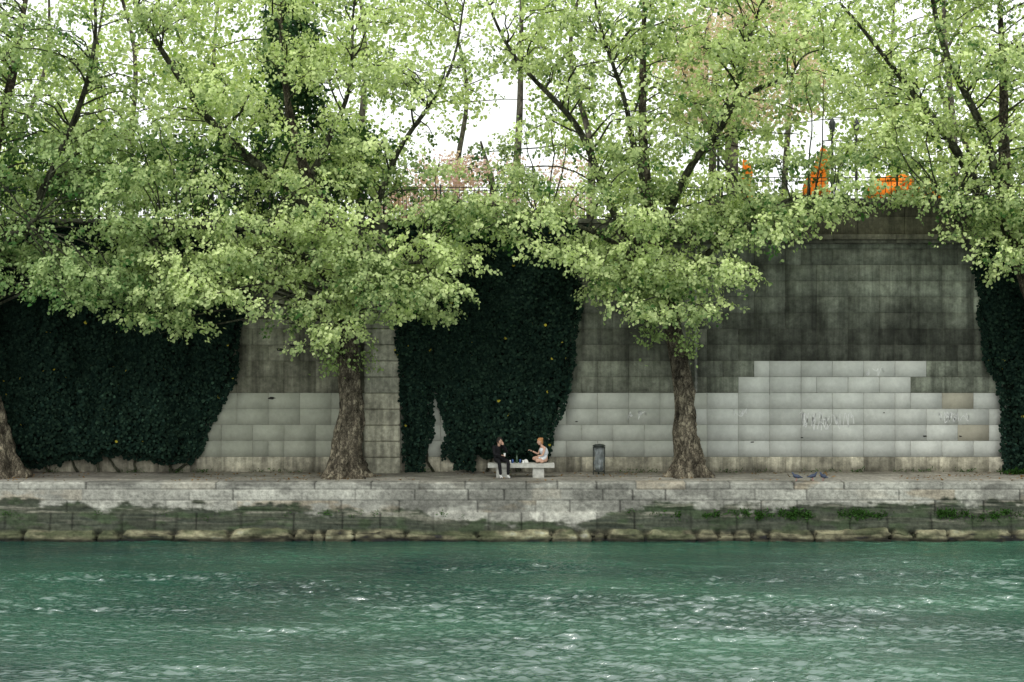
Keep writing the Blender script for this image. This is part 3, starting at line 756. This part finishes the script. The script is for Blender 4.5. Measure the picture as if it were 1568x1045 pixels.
for x in (16.9, 17.3, 17.7): tuft(x, 3.0, QZ + .03, 90, 0.2, 0.2)
acc.build('grass', M_grass)
acc = Acc(); n = 1500
PX = rg.uniform(-20, 20, n); PY = rg.uniform(.3, 3.4, n)
kp = (fbm(PX * .6, PY, 44, 3) + 0.25 * np.exp(-((PX + 6.2) ** 2) / 3) > 0.5); PX = PX[kp]; PY = PY[kp]; n = len(PX)
add_leaves(acc, np.stack([PX, PY, QZ + .03 + 0 * PX], 1), rg.normal(0, 1, (n, 3)) * [1, 1, .2], rg.normal(0, .2, (n, 3)) + [0, 0, 1], rg.uniform(.04, .1, n), np.array([0.25, 0.14, 0.05]) * rg.uniform(.4, 1.4, (n, 1)))
acc.build('fallen_leaves', M_leaf)

# ------------------------------------------------------------------ BENCH
M_bench = simple('bench_stone', (0.46, 0.46, 0.42), 0.85, 0.2, 0.2, 9, 0.4)
BY = 1.85
bench = empty('stone_bench')
def bevel_box(name, x0, x1, y0, y1, z0, z1, mat, parent, bev=0.02):
    bm = bmesh.new(); bmesh.ops.create_cube(bm, size=1)
    bmesh.ops.scale(bm, vec=(x1 - x0, y1 - y0, z1 - z0), verts=bm.verts)
    bmesh.ops.bevel(bm, geom=bm.edges[:], offset=bev, segments=3, profile=0.6, affect='EDGES')
    bmesh.ops.translate(bm, vec=((x0 + x1) / 2, (y0 + y1) / 2, (z0 + z1) / 2), verts=bm.verts)
    me = bpy.data.meshes.new(name); bm.to_mesh(me); bm.free(); me.materials.append(mat)
    return link(bpy.data.objects.new(name, me), parent)
SEAT = 2.32
bevel_box('seat_slab', -0.80, 1.40, BY - 0.27, BY + 0.27, SEAT - 0.15, SEAT, M_bench, bench)
bevel_box('support_1', -0.52, -0.14, BY - 0.2, BY + 0.2, QZ - 0.03, SEAT - 0.152, M_bench, bench)
bevel_box('support_2', 0.68, 1.06, BY - 0.2, BY + 0.2, QZ - 0.03, SEAT - 0.152, M_bench, bench)

def lathe(name, prof_, loc, mat, parent=None, seg=16):
    a = Acc(); p_ = np.array(prof_, float)
    tube(np.stack([0 * p_[:, 0] + loc[0], 0 * p_[:, 0] + loc[1], p_[:, 1] + loc[2]], 1), p_[:, 0], seg, acc=a)
    return a.build(name, mat, parent, smooth=True)
M_glass = simple('green_bottle_glass', (0.02, 0.06, 0.025), 0.1, 0.8, 0.05, 5, 0)
M_white = simple('white_paper', (0.75, 0.75, 0.72), 0.7, 0.3, 0.05, 5, 0)
M_blue = simple('blue_can', (0.06, 0.12, 0.35), 0.3, 0.6, 0.1, 5, 0, 0.4)
bot = [(0.036, 0), (0.037, .01), (0.037, .16), (0.034, .19), (0.014, .235), (0.013, .29), (0.015, .295), (0.012, .30)]
lathe('wine_bottle', bot, (0.16, BY - .05, SEAT), M_glass)
can = [(0.028, 0), (0.033, .008), (0.033, .11), (0.028, .12), (0.02, .121)]
lathe('drink_can', can, (0.02, BY - .1, SEAT), M_blue); lathe('drink_can', can, (0.27, BY - .02, SEAT), M_blue)
cup = [(0.027, 0), (0.037, .1), (0.038, .1), (0.03, .095)]
lathe('paper_cup', cup, (0.37, BY - .12, SEAT), M_white); lathe('paper_cup', cup, (-0.07, BY - .12, SEAT), M_white)
a = Acc(); v = []
for i in range(14):
    for j in range(10):
        u_ = i / 13 * 2 - 1; w_ = j / 9 * 2 - 1
        v.append((0.46 + u_ * .09, BY + w_ * .09, SEAT + 0.01 + .10 * (1 - u_ ** 4) * (1 - w_ ** 4) * (0.7 + .5 * random.random())))
a.add(v, [(i * 10 + j, (i + 1) * 10 + j, (i + 1) * 10 + j + 1, i * 10 + j + 1) for i in range(13) for j in range(9)]); a.build('paper_bag', M_white)

# ------------------------------------------------------------------ RUBBISH BIN
binr = empty('rubbish_bin', (2.93, 2.8, QZ))
a = Acc()
tube(np.array([(0, .2, 0), (0, .2, .5), (0, .2, 1.02)]), [.03, .03, .03], 8, acc=a)
for sx in (-.19, .19):
    tube(np.array([(sx, .0, 0.0), (sx, .0, .5), (sx, .0, 0.93)]), [.016] * 3, 6, acc=a)
t = np.linspace(0, 2 * np.pi, 33)
for zz, rr_ in ((0.93, .2), (0.12, .19)):
    tube(np.stack([rr_ * np.cos(t), rr_ * np.sin(t), 0 * t + zz], 1), [.018] * 33, 6, acc=a)
tube(np.array([(0, 0, .965), (0, 0, .985), (0, 0, 1.02), (0, 0, 1.035)]), [.215, .22, .14, .02], 24, acc=a)
a.build('frame_and_lid', simple('bin_metal', (0.05, 0.06, 0.055), 0.45, 0.5, .2, 10, .1, 0.5), binr)
a = Acc()
def crump(rr, ang, P):
    z = P[:, 2][:, None]
    return rr * (1 + 0.10 * np.sin(5 * ang + z * 3) + 0.07 * np.sin(11 * ang - z * 9) + 0.08 * np.sin(3 * ang + z * 14))
t = np.linspace(0, 1, 30)
tube(np.stack([0 * t, 0 * t, .94 - .84 * t], 1), np.interp(t, [0, .08, .5, .85, .97, 1], [.185, .165, .15, .16, .11, .01]), 40, acc=a, shape=crump)
M_bag = simple('plastic_bag', (0.16, 0.18, 0.18), 0.3, 0.6, 0.6, 7, 0.3)
a.build('plastic_bag', M_bag, binr, smooth=True)

# ------------------------------------------------------------------ PEOPLE
M_skin = simple('skin', (0.55, 0.34, 0.25), 0.55, 0.3, 0.06, 10, 0)
M_black = simple('black_cloth', (0.012, 0.012, 0.014), 0.85, 0.2, 0.3, 20, 0.3)
M_dress = simple('pale_dress', (0.62, 0.66, 0.70), 0.85, 0.2, 0.12, 20, 0.3)
M_hair_d = simple('dark_hair', (0.02, 0.014, 0.01), 0.55, 0.4, 0.3, 40, 0.4)
M_hair_b = simple('blonde_hair', (0.42, 0.20, 0.08), 0.55, 0.4, 0.3, 40, 0.4)
M_eye = simple('eye', (0.03, 0.02, 0.02), 0.2, 0.6, 0.05, 5, 0)
M_lip = simple('lips', (0.42, 0.16, 0.14), 0.5, 0.4, 0.05, 5, 0)
M_shoe = simple('white_shoe', (0.7, 0.7, 0.68), 0.6, 0.3, 0.08, 10, 0)

def skin_obj(name, joints, edges, mat, parent, root=0, sub=2):
    me = bpy.data.meshes.new(name)
    keys = list(joints.keys()); ix = {k: i for i, k in enumerate(keys)}
    me.from_pydata([joints[k][0] for k in keys], [(ix[a_], ix[b_]) for a_, b_ in edges], []); me.update()
    o = link(bpy.data.objects.new(name, me), parent)
    md = o.modifiers.new('Skin', 'SKIN'); md.use_smooth_shade = True; md.branch_smoothing = 0.4
    for i, k in enumerate(keys):
        r = joints[k][1]; r = (r, r) if not isinstance(r, tuple) else r
        me.skin_vertices[0].data[i].radius = r
        me.skin_vertices[0].data[i].use_root = (i == root)
    s = o.modifiers.new('Sub', 'SUBSURF'); s.levels = sub; s.render_levels = sub
    me.materials.append(mat)
    return o

def hand(name, w, d, n, parent, curl=0.6, side=1):
    w = Vector(w); d = Vector(d).normalized(); n = Vector(n); n = (n - d * n.dot(d)).normalized(); s = d.cross(n) * side
    J = {'w': (w, 0.024), 'p': (w + d * .045, (0.034, 0.017))}; E = [('w', 'p')]
    for i, (o_, ln) in enumerate(zip((-.031, -.011, .010, .029), (.060, .072, .078, .070))):
        b0 = w + d * .088 + s * o_; J[f'b{i}'] = (b0, 0.0105); E.append(('p', f'b{i}'))
        prev = f'b{i}'; p_ = b0; ang = curl * .5
        for q, fr in enumerate((.45, .32, .23)):
            dd = d * math.cos(ang) + n * math.sin(ang); p_ = p_ + dd * ln * fr; J[f'f{i}{q}'] = (p_, 0.0085 - .001 * q); E.append((prev, f'f{i}{q}')); prev = f'f{i}{q}'; ang += curl * .7
    t0 = w + d * .03 + s * .035; J['t0'] = (t0, .013); E.append(('p', 't0'))
    t1 = t0 + (d * .6 + s * .7 + n * .4).normalized() * .035; J['t1'] = (t1, .0105); E.append(('t0', 't1'))
    t2 = t1 + (d * .9 + s * .1 + n * .6).normalized() * .03; J['t2'] = (t2, .008); E.append(('t1', 't2'))
    J = {k: (tuple(v_[0]), v_[1]) for k, v_ in J.items()}
    return skin_obj(name, J, E, M_skin, parent, 0, 1)

def head(parent, loc, yaw, pitch, hairmat, style):
    hp = empty('head', loc); hp.parent = parent
    hp.rotation_euler = Euler((math.radians(pitch), 0, math.radians(yaw)), 'XYZ')
    bm = bmesh.new(); bmesh.ops.create_uvsphere(bm, u_segments=32, v_segments=24, radius=1)
    for v_ in bm.verts:
        x, y, z = v_.co
        sx = 0.076 * (1 - 0.18 * max(0, -z)); sy = 0.094
        X_ = x * sx; Y_ = y * sy; Z_ = z * 0.115
        if y < 0: Y_ *= 0.93
        if z < -0.3: Y_ -= 0.012 * min(1, (-z - .3) * 2) * (1 if y < 0.3 else -1.2)
        nose = math.exp(-(X_ / 0.012) ** 2) * math.exp(-((Z_ + 0.018) / 0.02) ** 2) if y < 0 else 0
        br = math.exp(-(X_ / 0.010) ** 2) * math.exp(-((Z_ - 0.004) / 0.022) ** 2) if y < 0 else 0
        Y_ -= 0.020 * nose + 0.007 * br
        for e_ in (-.03, .03):
            if y < 0: Y_ += 0.008 * math.exp(-((X_ - e_) / 0.014) ** 2 - ((Z_ - 0.004) / 0.011) ** 2)
        v_.co = (X_, Y_, Z_)
    for f in bm.faces: f.smooth = True
    me = bpy.data.meshes.new('face'); bm.to_mesh(me); bm.free(); me.materials.append(M_skin); link(bpy.data.objects.new('face', me), hp)
    def ball(nm, lc, sc, mt, seg=12):
        bm = bmesh.new(); bmesh.ops.create_uvsphere(bm, u_segments=seg, v_segments=max(6, seg // 2), radius=1)
        bmesh.ops.scale(bm, vec=sc, verts=bm.verts); bmesh.ops.translate(bm, vec=lc, verts=bm.verts)
        for f in bm.faces: f.smooth = True
        m_ = bpy.data.meshes.new(nm); bm.to_mesh(m_); bm.free(); m_.materials.append(mt); return link(bpy.data.objects.new(nm, m_), hp)
    for s_ in (-1, 1):
        ball('eye', (s_ * .029, -.076, .004), (.011, .008, .007), M_eye)
        ball('eyebrow', (s_ * .029, -.083, .022), (.015, .005, .003), hairmat)
        ball('ear', (s_ * .075, .008, -.004), (.009, .017, .030), M_skin)
    ball('mouth', (0, -.084, -.055), (.021, .007, .005), M_lip)
    bm = bmesh.new(); bmesh.ops.create_uvsphere(bm, u_segments=36, v_segments=24, radius=1)
    dele = []
    for v_ in bm.verts:
        x, y, z = v_.co
        n_ = 1 + 0.05 * math.sin(9 * math.atan2(y, x) + 5 * z) + 0.03 * math.sin(17 * x + 11 * z)
        v_.co = (x * 0.085 * n_, y * 0.103 * n_ + 0.006, z * 0.124 * n_ + 0.006)
        hl = 0.050 if abs(x) < .75 else 0.02
        if (v_.co.y < -0.012 and v_.co.z < hl) or v_.co.z < -0.07: dele.append(v_)
    bmesh.ops.delete(bm, geom=dele, context='VERTS')
    for f in bm.faces: f.smooth = True
    m_ = bpy.data.meshes.new('hair'); bm.to_mesh(m_); bm.free(); m_.materials.append(hairmat); link(bpy.data.objects.new('hair', m_), hp)
    if style == 'bun':
        ball('hair_bun', (0, .085, .085), (.042, .042, .04), hairmat, 16); ball('hair_nape', (0, .07, -.055), (.055, .035, .045), hairmat, 14)
    return hp

man = empty('seated_man')
f = Vector((0.62, -0.78, 0)).normalized(); sd = Vector((0.78, 0.62, 0)).normalized()
pel = Vector((-0.50, BY - .02, SEAT + 0.12)); ch = pel + f * .05 + Vector((0, 0, .36)); nk = ch + f * .05 + Vector((0, 0, .14))
hd = nk + f * .05 + Vector((0, 0, .115))
def T3(v_): return tuple(v_)
shL = ch + sd * .17 + Vector((0, 0, .08)); shR = ch - sd * .17 + Vector((0, 0, .08))
kL = Vector((-.12, 1.42, SEAT + .09)); kR = Vector((-.42, 1.38, SEAT + .09))
fL = Vector((-.13, 1.42, QZ + .10)); fR = Vector((-.37, 1.34, QZ + .10))
elL = shL + f * .20 + sd * .06 + Vector((0, 0, -.20)); wrL = hd + f * .17 + sd * .03 + Vector((0, 0, -.13))
elR = shR + Vector((.02, -.14, -.26)); wrR = elR + Vector((.22, -.05, -.02))
J = {'pel': (T3(pel), (.15, .12)), 'waist': (T3(pel + Vector((.01, 0, .17))), (.135, .105)), 'ch': (T3(ch), (.16, .115)), 'nb': (T3(nk - Vector((0, 0, .05))), .075),
     'shL': (T3(shL), .072), 'elL': (T3(elL), .048), 'shR': (T3(shR), .072), 'elR': (T3(elR), .05), 'wrR': (T3(wrR - (wrR - elR) * .08), .034),
     'hL': (T3(pel + sd * .10 - Vector((0, 0, .01)) + f * .05), .105), 'kL': (T3(kL), .068), 'aL': (T3(fL), .05), 'hR': (T3(pel - sd * .10 - Vector((0, 0, .01)) + f * .05), .105), 'kR': (T3(kR), .068), 'aR': (T3(fR), .05)}
E = [('pel', 'waist'), ('waist', 'ch'), ('ch', 'nb'), ('ch', 'shL'), ('shL', 'elL'), ('ch', 'shR'), ('shR', 'elR'), ('elR', 'wrR'),
     ('pel', 'hL'), ('hL', 'kL'), ('kL', 'aL'), ('pel', 'hR'), ('hR', 'kR'), ('kR', 'aR')]
skin_obj('clothed_body', J, E, M_black, man)
skin_obj('raised_sleeve', {'a': (T3(elL - (wrL - elL) * .06), .046), 'b': (T3(elL + (wrL - elL) * .35), .046), 'c': (T3(elL + (wrL - elL) * .92), .033)}, [('a', 'b'), ('b', 'c')], M_black, man)
skin_obj('neck', {'a': (T3(nk - Vector((0, 0, .08))), .055), 'b': (T3(nk + f * .03 + Vector((0, 0, .07))), .05)}, [('a', 'b')], M_skin, man)
head(man, hd, math.degrees(math.atan2(f.y, f.x)) + 90 + 25, 8, M_hair_d, 'short')
hand('hand_left', wrL, (hd + f * .08 - wrL + Vector((0, 0, .03))), -f, man, .9)
hand('hand_right', wrR, (wrR - elR), (0, 0, -1), man, .7)
for a_, nm in ((fL, 'shoe_left'), (fR, 'shoe_right')):
    dd = Vector((.25, -.95, 0)).normalized()
    skin_obj(nm, {'h': ((a_.x - dd.x * .03, a_.y - dd.y * .03, QZ + .05), (.042, .05)), 'm': ((a_.x + dd.x * .08, a_.y + dd.y * .08, QZ + .045), (.045, .042)), 't': ((a_.x + dd.x * .17, a_.y + dd.y * .17, QZ + .035), (.04, .032)), 'an': ((a_.x, a_.y, QZ + .11), .042)},
             [('h', 'm'), ('m', 't'), ('h', 'an')], M_shoe, man)
lathe('held_cup', cup, (wrR.x + .12, wrR.y - .03, wrR.z - .03), M_white, man)

wom = empty('seated_woman')
f = Vector((-0.93, -0.36, 0)).normalized(); sd = Vector((0.36, -0.93, 0)).normalized()
pel = Vector((1.12, BY, SEAT + .11)); ch = pel + f * .10 + Vector((0, 0, .34)); nk = ch + f * .06 + Vector((0, 0, .14)); hd = nk + f * .05 + Vector((0, 0, .115))
shL = ch + sd * .145 + Vector((0, 0, .07)); shR = ch - sd * .145 + Vector((0, 0, .07))
elL = shL + Vector((-.06, -.03, -.25)); wrL = elL + Vector((-.19, -.02, -.04)); elR = shR + Vector((-.10, .02, -.24)); wrR = elR + Vector((-.2, -.05, .10))
kL = pel + f * .42 + sd * .17 + Vector((0, 0, -.02)); kR = pel + f * .42 - sd * .12 + Vector((0, 0, .05))
aL = pel + f * .20 - sd * .02 + Vector((0, 0, -.06)); aR = pel + f * .18 + sd * .22 + Vector((0, 0, -.06))
J = {'pel': (T3(pel), (.12, .10)), 'waist': (T3(pel + f * .03 + Vector((0, 0, .16))), (.10, .08)), 'ch': (T3(ch), (.12, .095)), 'nk': (T3(nk), .045), 'nk2': (T3(nk + f * .02 + Vector((0, 0, .06))), .045),
     'shL': (T3(shL), .05), 'elL': (T3(elL), .037), 'wrL': (T3(wrL), .025), 'shR': (T3(shR), .05), 'elR': (T3(elR), .037), 'wrR': (T3(wrR), .025),
     'hL': (T3(pel + sd * .09), .09), 'kL': (T3(kL), .06), 'aL': (T3(aL), .036), 'tL': (T3(aL - sd * .14 - Vector((0, 0, .01))), .03), 'hR': (T3(pel - sd * .09), .09), 'kR': (T3(kR), .06), 'aR': (T3(aR), .036), 'tR': (T3(aR + sd * .05 + f * .12), .03)}
E = [('pel', 'waist'), ('waist', 'ch'), ('ch', 'nk'), ('nk', 'nk2'), ('ch', 'shL'), ('shL', 'elL'), ('elL', 'wrL'), ('ch', 'shR'), ('shR', 'elR'), ('elR', 'wrR'),
     ('pel', 'hL'), ('hL', 'kL'), ('kL', 'aL'), ('aL', 'tL'), ('pel', 'hR'), ('hR', 'kR'), ('kR', 'aR'), ('aR', 'tR')]
skin_obj('body', J, E, M_skin, wom)
up = Vector((0, 0, 1))
skin_obj('dress', {'p': (T3(pel + up * .02), (.20, .20)), 'w': (T3(pel + f * .03 + up * .17), (.155, .155)), 'c': (T3(ch - up * .02), (.165, .165)), 'c2': (T3(ch + up * .075 + f * .01), (.12, .12)),
                   'l': (T3(pel + sd * .10 + f * .14), .115), 'l2': (T3(pel + f * .27 + sd * .14), .095), 'r': (T3(pel - sd * .09 + f * .14), .115), 'r2': (T3(pel + f * .27 - sd * .10), .095)},
         [('p', 'w'), ('w', 'c'), ('c', 'c2'), ('p', 'l'), ('l', 'l2'), ('p', 'r'), ('r', 'r2')], M_dress, wom)
head(wom, hd, math.degrees(math.atan2(f.y, f.x)) + 90, 6, M_hair_b, 'bun')
hand('hand_left', wrL, wrL - elL, (0, 0, -1), wom, .6); hand('hand_right', wrR, wrR - elR, (0, 0, -1), wom, .6)

M_pig = simple('pigeon_feathers', (0.045, 0.06, 0.10), 0.6, 0.3, 0.4, 25, 0.1)
def pigeon(x, y, yaw):
    r = empty('pigeon', (x, y, QZ + .0)); r.rotation_euler = (0, 0, yaw); r.scale = (1.25,) * 3
    skin_obj('body', {'b': ((0, 0, .12), (.05, .055)), 'c': ((.06, 0, .135), (.045, .05)), 'n': ((.095, 0, .18), .025), 'h': ((.11, 0, .215), .024), 'k': ((.14, 0, .208), .006),
                      'r': ((-.07, 0, .11), (.035, .03)), 't': ((-.16, 0, .095), (.03, .008))}, [('b', 'c'), ('c', 'n'), ('n', 'h'), ('h', 'k'), ('b', 'r'), ('r', 't')], M_pig, r)
    for s_ in (-.02, .02):
        skin_obj('leg', {'a': ((.01, s_, .09), .012), 'k': ((.0, s_, .05), .006), 'f': ((.005, s_, .012), .005), 't': ((.04, s_, .008), .005)}, [('a', 'k'), ('k', 'f'), ('f', 't')], M_lip, r)
pigeon(9.15, .35, 2.8); pigeon(9.68, .5, .2); pigeon(10.02, .4, 2.2)

# ------------------------------------------------------------------ WORLD, SUN, CAMERA
az = math.radians(205); el = math.radians(55)
w = bpy.data.worlds.new('World'); scene.world = w; w.use_nodes = True
nt = w.node_tree; nt.nodes.clear(); L = nt.links.new
out = nt.nodes.new('ShaderNodeOutputWorld'); bg = nt.nodes.new('ShaderNodeBackground'); bg.inputs['Strength'].default_value = 0.15
sk = nt.nodes.new('ShaderNodeTexSky'); sk.sky_type = 'NISHITA'; sk.sun_disc = False; sk.sun_elevation = el; sk.sun_rotation = az; sk.air_density = 1; sk.dust_density = 3
mx = nt.nodes.new('ShaderNodeMix'); mx.data_type = 'RGBA'; mx.inputs[0].default_value = 0.85
L(sk.outputs[0], mx.inputs[6]); mx.inputs[7].default_value = (10.5, 10.8, 10.4, 1)
L(mx.outputs[2], bg.inputs['Color']); L(bg.outputs[0], out.inputs[0])
d = Vector((math.sin(az) * math.cos(el), math.cos(az) * math.cos(el), math.sin(el)))
sl = bpy.data.lights.new('sun', 'SUN'); sl.energy = 1.5; sl.angle = math.radians(10); sl.color = (1, 0.96, 0.9)
so = link(bpy.data.objects.new('sun', sl)); so.rotation_euler = (-d).to_track_quat('-Z', 'Y').to_euler(); so.location = d * 60
cam = bpy.data.cameras.new('camera'); cam.lens = 55.1; cam.sensor_width = 36; cam.clip_end = 2000
co = link(bpy.data.objects.new('camera', cam)); co.location = (0, -50, 6.35); co.rotation_euler = (math.radians(90), 0, 0)
scene.camera = co
scene.view_settings.view_transform = 'Standard'; scene.view_settings.look = 'None'; scene.view_settings.exposure = 0
print('clumps', len(clumps), 'leaves', nleaf)
